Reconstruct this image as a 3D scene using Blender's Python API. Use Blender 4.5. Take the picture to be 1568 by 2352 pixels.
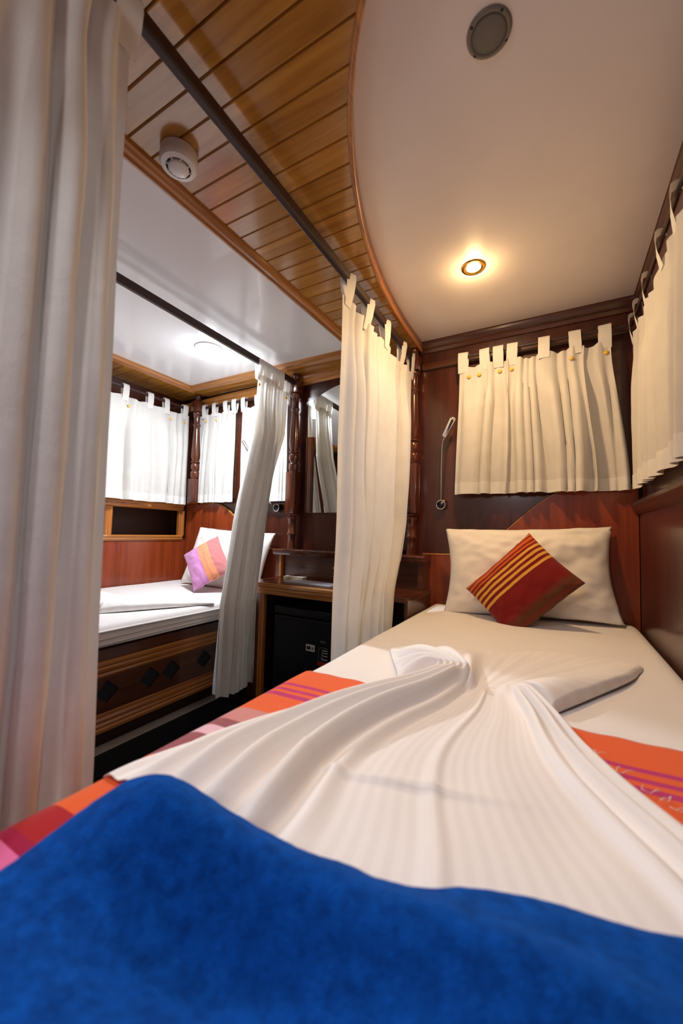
import bpy, bmesh, math, random
from mathutils import Vector, Matrix, noise as mnoise
random.seed(7)
for o in list(bpy.data.objects): bpy.data.objects.remove(o, do_unlink=True)
SC = bpy.context.scene
COL = SC.collection
PI = math.pi

# ------------------------------------------------------------------ camera
CAM_H = .95
YAW, PIT, ROL, FPX = .5089, .0532, .0245, 890.13
fw = Vector((-math.sin(YAW)*math.cos(PIT), math.cos(YAW)*math.cos(PIT), math.sin(PIT)))
r0 = Vector((math.cos(YAW), math.sin(YAW), 0)); u0 = r0.cross(fw)
rt = r0*math.cos(ROL) + u0*math.sin(ROL); up = -r0*math.sin(ROL) + u0*math.cos(ROL)
cd = bpy.data.cameras.new('camera'); cam = bpy.data.objects.new('camera', cd); COL.objects.link(cam)
cam.matrix_world = Matrix(((rt.x, up.x, -fw.x, 0), (rt.y, up.y, -fw.y, 0), (rt.z, up.z, -fw.z, CAM_H), (0, 0, 0, 1)))
cd.sensor_fit = 'HORIZONTAL'; cd.sensor_width = 24; cd.lens = FPX/1568*24
cd.clip_start = .01; cd.clip_end = 50
cd.dof.use_dof = True; cd.dof.focus_distance = 1.9; cd.dof.aperture_fstop = 2.8
SC.camera = cam

# ------------------------------------------------------------------ world, lights, exposure
w = bpy.data.worlds.new('world'); SC.world = w; w.use_nodes = True
w.node_tree.nodes['Background'].inputs[0].default_value = (.05, .06, .08, 1)
w.node_tree.nodes['Background'].inputs[1].default_value = .3
SC.view_settings.view_transform = 'Standard'; SC.view_settings.look = 'None'
SC.view_settings.exposure = 0.40; SC.view_settings.gamma = 1; SC.view_settings.use_curve_mapping = False
def lamp(name, kind, loc, power, color, **kw):
    d = bpy.data.lights.new(name, kind); d.energy = power; d.color = color
    for k, v in kw.items(): setattr(d, k, v)
    o = bpy.data.objects.new(name, d); COL.objects.link(o); o.location = loc
    return o
# warm downlight over the pillow, cool dome over the far bunk, plus two added fill lights without fixtures at the near end
lamp('warm_downlight_light', 'AREA', (-.277, 1.488, 1.968), 5.8, (1, .67, .34), shape='DISK', size=.06)
lamp('warm_downlight_glow', 'POINT', (-.277, 1.488, 1.935), 1.0, (1, .64, .28), shadow_soft_size=.03)
lamp('cool_dome_light', 'AREA', (-1.68, 1.46, 1.922), 16.5, (.87, .93, 1), shape='DISK', size=.13)
lamp('cool_dome_glow', 'POINT', (-1.68, 1.46, 1.895), 1.6, (.88, .93, 1), shadow_soft_size=.05)
L = lamp('added_bed_fill_spot', 'SPOT', (-.50, .05, 1.92), 19, (.93, .95, 1), shadow_soft_size=.03, spot_size=math.radians(78), spot_blend=.7)  # added fill spot brightening the near bed, no downlight exists here
L.rotation_euler = (Vector((-.02, .52, .62))-Vector((-.50, .05, 1.92))).to_track_quat('-Z', 'Y').to_euler()
lamp('added_rear_fill_point', 'POINT', (-.40, -.80, 1.60), 10, (.98, .94, .96), shadow_soft_size=.12)  # added fill behind the camera to lift ceiling and near curtain, no real lamp

# ------------------------------------------------------------------ materials
def new_mat(name):
    m = bpy.data.materials.new(name); m.use_nodes = True
    nt = m.node_tree; return m, nt, nt.nodes['Principled BSDF']
def N(nt, t, **kw):
    n = nt.nodes.new(t)
    for k, v in kw.items():
        if isinstance(k, str) and hasattr(n, k): setattr(n, k, v)
    return n
def ramp(nt, stops, interp='LINEAR'):
    n = nt.nodes.new('ShaderNodeValToRGB'); cr = n.color_ramp; cr.interpolation = interp
    while len(cr.elements) > 1: cr.elements.remove(cr.elements[-1])
    cr.elements[0].position = stops[0][0]; cr.elements[0].color = (*stops[0][1], 1)
    for p, c in stops[1:]:
        e = cr.elements.new(p); e.color = (*c, 1)
    return n
def srgb(r, g, b):
    f = lambda v: (v/255/12.92 if v/255 <= .04045 else ((v/255+.055)/1.055)**2.4)
    return (f(r), f(g), f(b))
def wood(name, c1, c2, scale=(25, 25, 1.6), rough=.3, coat=.4, vary=.0, bump=.02):
    m, nt, b = new_mat(name)
    tc = N(nt, 'ShaderNodeTexCoord'); mp = N(nt, 'ShaderNodeMapping'); mp.inputs['Scale'].default_value = scale
    oi = N(nt, 'ShaderNodeObjectInfo')
    ad = N(nt, 'ShaderNodeVectorMath', operation='ADD')
    mu = N(nt, 'ShaderNodeMath', operation='MULTIPLY'); mu.inputs[1].default_value = 37.0 if vary else 0
    nt.links.new(oi.outputs['Random'], mu.inputs[0])
    nt.links.new(tc.outputs['Object'], ad.inputs[0]); nt.links.new(mu.outputs[0], ad.inputs[1])
    nt.links.new(ad.outputs[0], mp.inputs['Vector'])
    n1 = N(nt, 'ShaderNodeTexNoise'); n1.inputs['Scale'].default_value = 1.0; n1.inputs['Detail'].default_value = 6; n1.inputs['Roughness'].default_value = .65
    n1.inputs['Distortion'].default_value = .6
    nt.links.new(mp.outputs[0], n1.inputs['Vector'])
    n2 = N(nt, 'ShaderNodeTexNoise'); n2.inputs['Scale'].default_value = 4.0; n2.inputs['Detail'].default_value = 4
    nt.links.new(mp.outputs[0], n2.inputs['Vector'])
    mx = N(nt, 'ShaderNodeMath', operation='MULTIPLY_ADD'); mx.inputs[1].default_value = .35
    nt.links.new(n2.outputs[0], mx.inputs[0]); 
    sb = N(nt, 'ShaderNodeMath', operation='SUBTRACT'); sb.inputs[1].default_value = .175
    nt.links.new(n1.outputs[0], sb.inputs[0]); nt.links.new(sb.outputs[0], mx.inputs[2])
    rp = ramp(nt, [(.28, c2), (.5, tuple((a+b2)/2 for a, b2 in zip(c1, c2))), (.70, c1)])
    nt.links.new(mx.outputs[0], rp.inputs[0])
    out = rp.outputs[0]
    if vary:
        hs = N(nt, 'ShaderNodeHueSaturation')
        ma = N(nt, 'ShaderNodeMapRange'); ma.inputs['To Min'].default_value = 1-vary; ma.inputs['To Max'].default_value = 1+vary
        nt.links.new(oi.outputs['Random'], ma.inputs[0]); nt.links.new(ma.outputs[0], hs.inputs['Value'])
        nt.links.new(out, hs.inputs['Color']); out = hs.outputs[0]
    nt.links.new(out, b.inputs['Base Color'])
    b.inputs['Roughness'].default_value = rough; b.inputs['Coat Weight'].default_value = coat; b.inputs['Coat Roughness'].default_value = .12
    if bump:
        bp = N(nt, 'ShaderNodeBump'); bp.inputs['Strength'].default_value = bump; bp.inputs['Distance'].default_value = .01
        nt.links.new(n1.outputs[0], bp.inputs['Height']); nt.links.new(bp.outputs[0], b.inputs['Normal'])
    return m
def cloth(name, col, trans=.35, weave=900, bump=.15, rough=.85, sheen=.2, slub=0.06):
    m, nt, b = new_mat(name)
    tc = N(nt, 'ShaderNodeTexCoord')
    n = N(nt, 'ShaderNodeTexNoise'); n.inputs['Scale'].default_value = weave; n.inputs['Detail'].default_value = 2
    mp = N(nt, 'ShaderNodeMapping'); mp.inputs['Scale'].default_value = (1, 1, .25)
    nt.links.new(tc.outputs['Object'], mp.inputs['Vector']); nt.links.new(mp.outputs[0], n.inputs['Vector'])
    n3 = N(nt, 'ShaderNodeTexNoise'); n3.inputs['Scale'].default_value = 14; n3.inputs['Detail'].default_value = 5
    nt.links.new(tc.outputs['Object'], n3.inputs['Vector'])
    rp = ramp(nt, [(.3, tuple(c*(1-slub) for c in col)), (.7, col)])
    nt.links.new(n3.outputs[0], rp.inputs[0]); nt.links.new(rp.outputs[0], b.inputs['Base Color'])
    b.inputs['Roughness'].default_value = rough; b.inputs['Sheen Weight'].default_value = sheen
    b.inputs['Specular IOR Level'].default_value = .2
    ad = N(nt, 'ShaderNodeMath', operation='ADD'); 
    m2 = N(nt, 'ShaderNodeMath', operation='MULTIPLY'); m2.inputs[1].default_value = 3.0
    nt.links.new(n3.outputs[0], m2.inputs[0]); nt.links.new(m2.outputs[0], ad.inputs[0]); nt.links.new(n.outputs[0], ad.inputs[1])
    bp = N(nt, 'ShaderNodeBump'); bp.inputs['Strength'].default_value = bump; bp.inputs['Distance'].default_value = .004
    nt.links.new(ad.outputs[0], bp.inputs['Height']); nt.links.new(bp.outputs[0], b.inputs['Normal'])
    if trans:
        t = N(nt, 'ShaderNodeBsdfTranslucent'); nt.links.new(rp.outputs[0], t.inputs[0]); nt.links.new(bp.outputs[0], t.inputs['Normal'])
        mxs = N(nt, 'ShaderNodeMixShader'); mxs.inputs[0].default_value = trans
        out = nt.nodes['Material Output']
        nt.links.new(b.outputs[0], mxs.inputs[1]); nt.links.new(t.outputs[0], mxs.inputs[2]); nt.links.new(mxs.outputs[0], out.inputs[0])
    return m
def plain(name, col, rough=.5, metal=0, noise=0.0, nscale=40, coat=0, spec=.5):
    m, nt, b = new_mat(name)
    tc = N(nt, 'ShaderNodeTexCoord'); n = N(nt, 'ShaderNodeTexNoise'); n.inputs['Scale'].default_value = nscale; n.inputs['Detail'].default_value = 4
    nt.links.new(tc.outputs['Object'], n.inputs['Vector'])
    rp = ramp(nt, [(.3, tuple(c*(1-noise) for c in col)), (.7, tuple(min(1, c*(1+noise*.5)) for c in col))])
    nt.links.new(n.outputs[0], rp.inputs[0]); nt.links.new(rp.outputs[0], b.inputs['Base Color'])
    b.inputs['Roughness'].default_value = rough; b.inputs['Metallic'].default_value = metal; b.inputs['Coat Weight'].default_value = coat
    b.inputs['Specular IOR Level'].default_value = spec
    return m
def glow(name, col, strength):
    m, nt, b = new_mat(name)
    b.inputs['Base Color'].default_value = (*col, 1); b.inputs['Emission Color'].default_value = (*col, 1); b.inputs['Emission Strength'].default_value = strength
    return m

M = {}
M['veneer'] = wood('mahogany_veneer', srgb(88, 36, 19), srgb(52, 21, 11), (18, 18, 1.1), .30, .35)
M['veneer_red'] = wood('red_headboard_veneer', srgb(158, 70, 32), srgb(118, 46, 20), (22, 22, 1.2), .32, .35)
M['post'] = wood('turned_post_wood', srgb(104, 50, 26), srgb(62, 26, 14), (30, 30, 2.5), .22, .7)
M['dark'] = wood('dark_trim_wood_x', srgb(98, 54, 30), srgb(58, 28, 16), (1.5, 40, 40), .3, .4)
M['dark_y'] = wood('dark_trim_wood_y', srgb(98, 54, 30), srgb(58, 28, 16), (40, 1.5, 40), .3, .4)
M['rod'] = wood('rod_wood', srgb(62, 32, 24), srgb(38, 20, 15), (50, 2, 50), .5, .05)
M['teak_x'] = wood('teak_trim_x', srgb(216, 148, 72), srgb(152, 92, 42), (1.5, 60, 60), .3, .4)
M['teak_y'] = wood('teak_trim_y', srgb(206, 134, 62), srgb(142, 82, 36), (60, 1.5, 60), .3, .4)
M['teak_z'] = wood('teak_trim_z', srgb(204, 128, 58), srgb(142, 80, 36), (60, 60, 1.5), .3, .4)
M['plank'] = wood('ceiling_plank_wood', srgb(206, 148, 62), srgb(158, 102, 38), (1.6, 26, 26), .22, .9, vary=.10)
M['groove'] = plain('groove_dark', srgb(40, 22, 14), .8)
M['white_ceiling'] = plain('white_ceiling_panel', srgb(236, 226, 222), .32, noise=.03, nscale=6)
M['white_gloss'] = plain('white_gloss_ceiling', srgb(247, 246, 249), .2, noise=.02, nscale=5, coat=.3)
M['floor'] = plain('dark_floor', srgb(18, 18, 20), .8, noise=.3, nscale=200)
M['carpet'] = plain('grey_carpet', srgb(196, 184, 174), .95, noise=.35, nscale=400)
M['curtain'] = cloth('white_curtain_cotton', srgb(240, 236, 230), .25, 1100, .32)
M['hem'] = cloth('curtain_hem_cotton', srgb(244, 241, 236), .2, 1100, .12)
M['sheet'] = cloth('white_bed_sheet', srgb(238, 232, 228), 0, 900, .08, .7, .15, .03)
M['pillow'] = cloth('pillowcase_cotton', srgb(244, 238, 232), 0, 900, .10, .75, .15, .03)
M['button'] = plain('yellow_button', srgb(226, 186, 70), .5)
M['chrome'] = plain('chrome', (.82, .82, .82), .08, 1)
M['brass'] = plain('brass', srgb(214, 166, 84), .2, 1)
M['black'] = plain('black_plastic', srgb(16, 20, 26), .35)
M['fridge'] = plain('fridge_black', srgb(22, 30, 36), .35, noise=.15, nscale=300)
M['plastic'] = plain('white_plastic', srgb(232, 226, 222), .4)
M['slot'] = plain('dark_slot', srgb(20, 24, 34), .7)
M['glass'] = plain('dark_night_glass', srgb(10, 12, 16), .05)
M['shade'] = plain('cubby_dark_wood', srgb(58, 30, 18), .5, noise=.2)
M['paper'] = plain('paper', srgb(232, 226, 214), .8)
M['note'] = plain('cream_notepad', srgb(214, 200, 160), .8)
M['tray'] = plain('pale_tray', srgb(200, 202, 214), .25, noise=.06, nscale=20)
M['sticker_dark'] = plain('sticker_dark', srgb(40, 44, 66), .6)
M['sticker_grey'] = plain('sticker_grey', srgb(128, 122, 130), .6)
M['red_print'] = plain('red_print', srgb(168, 44, 28), .5)
M['grey_print'] = plain('grey_print', srgb(150, 150, 152), .5)
M['pale_print'] = plain('pale_print', srgb(222, 220, 220), .5)
M['lamp_warm'] = glow('warm_lamp_glow', (1, .86, .62), 9)
M['lamp_cool'] = glow('cool_lamp_glow', (.95, .97, 1), 5)
m, nt, b = new_mat('mirror_glass'); b.inputs['Metallic'].default_value = 1; b.inputs['Roughness'].default_value = .02; b.inputs['Base Color'].default_value = (.86, .89, .86, 1); M['mirror'] = m
m, nt, b = new_mat('speaker_grille_grey')
tc = N(nt, 'ShaderNodeTexCoord'); vo = N(nt, 'ShaderNodeTexVoronoi'); vo.inputs['Scale'].default_value = 420; vo.inputs['Randomness'].default_value = 0
nt.links.new(tc.outputs['Object'], vo.inputs['Vector'])
rp = ramp(nt, [(.25, srgb(46, 43, 41)), (.5, srgb(112, 106, 100))]); nt.links.new(vo.outputs['Distance'], rp.inputs[0]); nt.links.new(rp.outputs[0], b.inputs['Base Color'])
b.inputs['Roughness'].default_value = .6; M['grille'] = m
# blue fleece
m, nt, b = new_mat('blue_fleece')
tc = N(nt, 'ShaderNodeTexCoord'); n1 = N(nt, 'ShaderNodeTexNoise'); n1.inputs['Scale'].default_value = 60; n1.inputs['Detail'].default_value = 9; n1.inputs['Roughness'].default_value = .7
nt.links.new(tc.outputs['Object'], n1.inputs['Vector'])
rp = ramp(nt, [(.32, srgb(3, 48, 118)), (.68, srgb(11, 84, 184))]); nt.links.new(n1.outputs[0], rp.inputs[0]); nt.links.new(rp.outputs[0], b.inputs['Base Color'])
b.inputs['Roughness'].default_value = 1; b.inputs['Sheen Weight'].default_value = .6; b.inputs['Sheen Roughness'].default_value = .5; b.inputs['Sheen Tint'].default_value = (*srgb(40, 120, 220), 1)
b.inputs['Specular IOR Level'].default_value = .1
n2 = N(nt, 'ShaderNodeTexNoise'); n2.inputs['Scale'].default_value = 420; n2.inputs['Detail'].default_value = 5
nt.links.new(tc.outputs['Object'], n2.inputs['Vector'])
ad = N(nt, 'ShaderNodeMath', operation='ADD'); nt.links.new(n1.outputs[0], ad.inputs[0]); nt.links.new(n2.outputs[0], ad.inputs[1])
bp = N(nt, 'ShaderNodeBump'); bp.inputs['Strength'].default_value = .5; bp.inputs['Distance'].default_value = .004
nt.links.new(ad.outputs[0], bp.inputs['Height']); nt.links.new(bp.outputs[0], b.inputs['Normal']); M['fleece'] = m

def striped(name, axis_vec, stops, bump=.15, span=(0, 1), weave=700):
    """woven stripes along a direction given in object coordinates; stops in metres along it"""
    m, nt, b = new_mat(name)
    tc = N(nt, 'ShaderNodeTexCoord'); dp = N(nt, 'ShaderNodeVectorMath', operation='DOT_PRODUCT'); dp.inputs[1].default_value = axis_vec
    nt.links.new(tc.outputs['Object'], dp.inputs[0])
    mr = N(nt, 'ShaderNodeMapRange'); mr.inputs['From Min'].default_value = span[0]; mr.inputs['From Max'].default_value = span[1]
    nt.links.new(dp.outputs['Value'], mr.inputs[0])
    # two ramps keep every stripe inside the ramp's stop limit
    st = [((p-span[0])/(span[1]-span[0]), c) for p, c in stops]
    st = [(max(0, min(1, p)), c) for p, c in st]
    if len(st) <= 30:
        rp = ramp(nt, st, 'CONSTANT'); nt.links.new(mr.outputs[0], rp.inputs[0]); colr = rp.outputs[0]
    n = N(nt, 'ShaderNodeTexNoise'); n.inputs['Scale'].default_value = weave; n.inputs['Detail'].default_value = 3
    nt.links.new(tc.outputs['Object'], n.inputs['Vector'])
    mxc = N(nt, 'ShaderNodeMixRGB', blend_type='OVERLAY'); mxc.inputs[0].default_value = .25
    nt.links.new(colr, mxc.inputs[1]); nt.links.new(n.outputs[0], mxc.inputs[2])
    nt.links.new(mxc.outputs[0], b.inputs['Base Color'])
    b.inputs['Roughness'].default_value = .9; b.inputs['Sheen Weight'].default_value = .2; b.inputs['Specular IOR Level'].default_value = .15
    bp = N(nt, 'ShaderNodeBump'); bp.inputs['Strength'].default_value = bump; bp.inputs['Distance'].default_value = .003
    nt.links.new(n.outputs[0], bp.inputs['Height']); nt.links.new(bp.outputs[0], b.inputs['Normal'])
    return m
OR, MG, DP, MV, LP, RD, PK = srgb(232, 96, 40), srgb(190, 44, 110), srgb(206, 136, 130), srgb(152, 82, 88), srgb(232, 186, 198), srgb(172, 24, 30), srgb(226, 108, 160)
st = [(.0, PK), (.215, srgb(160, 8, 60)), (.232, RD), (.275, OR), (.404, MV), (.478, LP), (.509, MV), (.536, DP), (.585, OR)]
y = .662
for k in range(3): st += [(y, MG), (y+.013, OR)]; y += .026
M['runner'] = striped('striped_runner_weave', (-.03, 1, 0), st, span=(-.1+.017, .9+.017))
YE, DR, OG, BR = srgb(226, 168, 70), srgb(126, 26, 24), srgb(206, 96, 34), srgb(104, 58, 36)
M['cushion'] = striped('striped_cushion_weave', (0, 0, 1), [(-.2, BR), (-.128, srgb(122, 50, 36)), (-.118, BR), (-.095, srgb(118, 44, 32)), (-.080, DR), (.004, YE), (.015, DR), (.027, YE), (.038, DR), (.049, YE), (.060, DR), (.071, YE), (.082, DR), (.092, OG), (.100, DR), (.107, OG), (.120, DR), (.126, OG), (.134, DR), (.140, OG)], span=(-.2, .2))
M['cushion_pink'] = striped('pink_cushion_weave', (1, 0, 0), [(-.2, srgb(206, 138, 190)), (-.018, srgb(236, 152, 110)), (.008, srgb(214, 134, 106)), (.014, srgb(236, 152, 110)), (.048, srgb(206, 126, 124))], span=(-.2, .2))

# ------------------------------------------------------------------ mesh helpers
def obj(name, bm, mat, parent=None, smooth=False, loc=(0, 0, 0)):
    me = bpy.data.meshes.new(name)
    bmesh.ops.recalc_face_normals(bm, faces=bm.faces[:])
    bm.to_mesh(me); bm.free()
    if smooth:
        for p in me.polygons: p.use_smooth = True
    me.materials.append(M[mat] if isinstance(mat, str) else mat)
    o = bpy.data.objects.new(name, me); COL.objects.link(o); o.location = loc
    if parent: o.parent = parent
    return o
def tag(o, label, cat, group=None, kind=None):
    if label: o['label'] = label
    if cat: o['category'] = cat
    if group: o['group'] = group
    if kind: o['kind'] = kind
    return o
def thing(name, label, cat, loc=(0, 0, 0), group=None):
    o = bpy.data.objects.new(name, None); COL.objects.link(o); o.location = loc; o.empty_display_size = .05
    return tag(o, label, cat, group)
def struct(o, label, cat): o['kind'] = 'structure'; o['label'] = label; o['category'] = cat; return o
def box(bm, x0, x1, y0, y1, z0, z1, bev=0):
    vs = [bm.verts.new((x, y, z)) for x in (x0, x1) for y in (y0, y1) for z in (z0, z1)]
    fs = [bm.faces.new([vs[i] for i in f]) for f in ((0, 1, 3, 2), (4, 6, 7, 5), (0, 4, 5, 1), (2, 3, 7, 6), (0, 2, 6, 4), (1, 5, 7, 3))]
    if bev:
        es = list({e for f in fs for e in f.edges})
        bmesh.ops.bevel(bm, geom=es, offset=bev, segments=2, profile=.5, affect='EDGES')
    return bm
def B(x0, x1, y0, y1, z0, z1, bev=0): return box(bmesh.new(), x0, x1, y0, y1, z0, z1, bev)
def sweep(P, Q, prof, side, upv, bm=None):
    """prism: closed profile (a,b) pairs in side/up axes carried from P to Q"""
    bm = bm or bmesh.new(); P, Q, side, upv = Vector(P), Vector(Q), Vector(side), Vector(upv)
    a = [bm.verts.new(P+side*u+upv*v) for u, v in prof]; c = [bm.verts.new(Q+side*u+upv*v) for u, v in prof]
    n = len(prof)
    for i in range(n): bm.faces.new((a[i], a[(i+1) % n], c[(i+1) % n], c[i]))
    bm.faces.new(a[::-1]); bm.faces.new(c)
    return bm
def lathe(prof, seg=24, bm=None, mtx=None):
    bm = bm or bmesh.new(); mtx = mtx or Matrix(); rings = []
    for r, z in prof:
        if r < 1e-5: rings.append([bm.verts.new(mtx @ Vector((0, 0, z)))])
        else: rings.append([bm.verts.new(mtx @ Vector((r*math.cos(2*PI*k/seg), r*math.sin(2*PI*k/seg), z))) for k in range(seg)])
    for a, c in zip(rings, rings[1:]):
        for k in range(seg):
            k2 = (k+1) % seg
            f = [a[k % len(a)], a[k2 % len(a)], c[k2 % len(c)], c[k % len(c)]]
            f2 = []
            for v in f:
                if v not in f2: f2.append(v)
            if len(f2) > 2:
                try: bm.faces.new(f2)
                except ValueError: pass
    return bm
def tube(pts, rad, seg=10, bm=None):
    bm = bm or bmesh.new(); pts = [Vector(p) for p in pts]; rings = []
    for i, p in enumerate(pts):
        t = (pts[min(i+1, len(pts)-1)]-pts[max(i-1, 0)]).normalized()
        a = t.orthogonal().normalized() if i == 0 else (pa - t*pa.dot(t)).normalized()
        pa = a; b2 = t.cross(a); r = rad[i] if isinstance(rad, (list, tuple)) else rad
        rings.append([bm.verts.new(p+(a*math.cos(2*PI*k/seg)+b2*math.sin(2*PI*k/seg))*r) for k in range(seg)])
    for a, c in zip(rings, rings[1:]):
        for k in range(seg): bm.faces.new((a[k], a[(k+1) % seg], c[(k+1) % seg], c[k]))
    bm.faces.new(rings[0][::-1]); bm.faces.new(rings[-1])
    return bm
def grid(fn, nu, nv, bm=None, closed_u=False):
    bm = bm or bmesh.new()
    vs = [[bm.verts.new(fn(i/nu, j/nv)) for i in range(nu+1)] for j in range(nv+1)]
    for j in range(nv):
        for i in range(nu): bm.faces.new((vs[j][i], vs[j][i+1], vs[j+1][i+1], vs[j+1][i]))
    return bm
def extrude_poly(pts, axis, d0, d1, bm=None):
    """polygon given in the two other axes, extruded along axis ('y' or 'z')"""
    bm = bm or bmesh.new()
    f = (lambda p, d: (p[0], d, p[1])) if axis == 'y' else ((lambda p, d: (p[0], p[1], d)) if axis == 'z' else (lambda p, d: (d, p[0], p[1])))
    a = [bm.verts.new(f(p, d0)) for p in pts]; c = [bm.verts.new(f(p, d1)) for p in pts]; n = len(pts)
    for i in range(n): bm.faces.new((a[i], a[(i+1) % n], c[(i+1) % n], c[i]))
    bm.faces.new(a[::-1]); bm.faces.new(c)
    return bm
def sm(x): x = max(0, min(1, x)); return x*x*(3-2*x)
def interp(tab, x):
    if x <= tab[0][0]: return tab[0][1]
    for (a, b1), (c, d) in zip(tab, tab[1:]):
        if x <= c: return b1+(d-b1)*(x-a)/(c-a)
    return tab[-1][1]
def interps(tab, x):
    """smooth (Catmull-Rom) version on a table of (x, value)"""
    if x <= tab[0][0]: return tab[0][1]
    if x >= tab[-1][0]: return tab[-1][1]
    for i in range(len(tab)-1):
        if x <= tab[i+1][0]:
            x0, p1 = tab[i]; x1, p2 = tab[i+1]; t = (x-x0)/(x1-x0)
            p0 = tab[i-1][1] if i else p1; p3 = tab[i+2][1] if i+2 < len(tab) else p2
            return .5*((2*p1)+(-p0+p2)*t+(2*p0-5*p1+4*p2-p3)*t*t+(-p0+3*p1-3*p2+p3)*t**3)
def autosm(o):
    for p in o.data.polygons: p.use_smooth = True
    mod = o.modifiers.new('smooth', 'EDGE_SPLIT'); mod.split_angle = math.radians(40)
def nz(x, y=0, z=0): return mnoise.noise(Vector((x, y, z)))

# ------------------------------------------------------------------ the room shell
YB, XR, XL, YF = 2.0, .2934, -2.45, -1.1
struct(obj('floor', B(-2.65, .34, YF-.05, 2.06, -.06, 0), 'floor'), 'dark floor of the aisle between the two beds', 'floor')
struct(obj('wall_back', B(-2.65, .34, YB, YB+.05, 0, 2.05), 'veneer'), 'dark red mahogany wall behind both headboards and the desk', 'wall')
struct(obj('wall_front', B(-2.65, .34, YF-.05, YF, 0, 2.05), 'veneer'), 'mahogany wall at the foot of the beds', 'wall')
wr = struct(obj('wall_right', B(XR, XR+.05, YF, YB, 0, 1.09), 'veneer'), 'mahogany hull wall beside the near bed with a ledge below the curtain', 'wall')
obj('upper_panel', B(XR+.012, XR+.05, YF, YB, 1.09, 2.05), 'veneer', wr)
obj('ledge', sweep((XR, YF, 1.085), (XR, 1.972, 1.085), [(0, -.034), (-.010, -.030), (-.021, -.016), (-.026, .002), (-.022, .016), (-.010, .024), (.012, .026), (.012, -.034)], (1, 0, 0), (0, 0, 1)), 'dark_y', wr, True)
wl = struct(obj('wall_left', B(XL-.2, XL, YF, YB, 0, .868), 'veneer_red'), 'red mahogany hull wall beside the far bunk below its cubbies', 'wall')
obj('upper_panel', B(XL-.2, XL-.09, YF, YB, 1.13, 2.05), 'veneer', wl)

# white panel over the near bed with its curved edge
CUR = [(-.634, 1.985), (-.634, 1.83), (-.632, 1.68), (-.613, 1.422), (-.567, 1.157), (-.50, .934), (-.432, .776), (-.377, .68), (-.328, .613), (-.27, .55), (-.19, .485), (-.08, .42), (.05, .37), (.19, .335), (.30, .32)]
# smooth the traced curve
cur = []
for i in range(len(CUR)-1):
    p0 = CUR[max(i-1, 0)]; p1 = CUR[i]; p2 = CUR[i+1]; p3 = CUR[min(i+2, len(CUR)-1)]
    for k in range(5):
        t = k/5
        cur.append(tuple(.5*((2*p1[j])+(-p0[j]+p2[j])*t+(2*p0[j]-5*p1[j]+4*p2[j]-p3[j])*t*t+(-p0[j]+3*p1[j]-3*p2[j]+p3[j])*t**3) for j in (0, 1)))
cur.append(CUR[-1])
ZW, ZP = 1.979, 1.938
struct(obj('ceiling', extrude_poly(cur+[(.30, 1.985)], 'z', ZW, ZW+.02), 'white_ceiling'), 'smooth white ceiling panel with a curved edge over the near bed', 'ceiling')
def strip_along(path, prof, name, mat, parent=None):
    bm = bmesh.new(); rings = []
    for i, p in enumerate(path):
        a = Vector(path[max(i-1, 0)]); c = Vector(path[min(i+1, len(path)-1)]); t = (c-a).normalized(); n = Vector((t.y, -t.x))
        rings.append([bm.verts.new((p[0]+n.x*u, p[1]+n.y*u, v)) for u, v in prof])
    k = len(prof)
    for a, c in zip(rings, rings[1:]):
        for j in range(k): bm.faces.new((a[j], a[(j+1) % k], c[(j+1) % k], c[j]))
    bm.faces.new(rings[0]); bm.faces.new(rings[-1][::-1])
    return obj(name, bm, mat, parent, True)
struct(strip_along(cur, [(.006, ZW+.004), (-.004, ZW+.004), (-.004, ZP-.004), (-.002, ZP-.008), (.006, ZP-.008), (.010, ZP-.002), (.008, ZP+.012), (.005, ZP+.018), (.007, ZP+.03)], 'trim_1', 'teak_y'), 'slim wooden moulding along the curved edge of the white ceiling', 'trim')
def curve_x(y):
    best = None
    for (x0, y0), (x1, y1) in zip(cur, cur[1:]):
        if y1 <= y <= y0: return x0+(x1-x0)*(y0-y)/(y0-y1+1e-9)
    return -.634 if y > 1.98 else XR+.012
# tongue-and-groove planks: their backing is the structure, every board its own piece
back = struct(obj('ceiling', B(-2.65, .34, YF, YB, 2.012, 2.05), 'groove'), 'dark backing board above the varnished plank ceiling', 'ceiling')
pc = struct(obj('ceiling', B(-.93, -.66, YF, YB, ZP+.010, ZP+.016), 'groove'), 'varnished golden plank ceiling between the white panels', 'ceiling')
PW = .0645
def plank(xa0, xb0, xa1, xb1, y0, y1, z, parent):
    """board from y0 to y1; left ends xa, right ends xb at each side; chamfered long edges"""
    c = .0035; bm = bmesh.new()
    lo = [(xa0, y0+c), (xb0, y0+c), (xb1, y1-c), (xa1, y1-c)]; hi = [(xa0, y0+.0006), (xb0, y0+.0006), (xb1, y1-.0006), (xa1, y1-.0006)]
    v = [[bm.verts.new((x, yy, zz)) for x, yy in q] for q, zz in ((lo, z), (hi, z+.0055), (hi, z+.012))]
    for a, d in zip(v, v[1:]):
        for i in range(4): bm.faces.new((a[i], a[(i+1) % 4], d[(i+1) % 4], d[i]))
    bm.faces.new(v[0]); bm.faces.new(v[2][::-1])
    cx, cy = (xa0+xb0)/2, (y0+y1)/2
    bmesh.ops.translate(bm, verts=bm.verts[:], vec=(-cx, -cy, 0))
    return obj('plank', bm, 'plank', parent, loc=(cx, cy, 0))
y = .538-25*PW
while y < 1.97:
    y1 = min(y+PW, 1.985)
    if y1 > YF:
        plank(-.952, curve_x(y)-.002 if y > .33 else XR, -.952, curve_x(y1)-.002 if y1 > .33 else XR, y, y1, ZP, pc)
    y += PW
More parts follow.
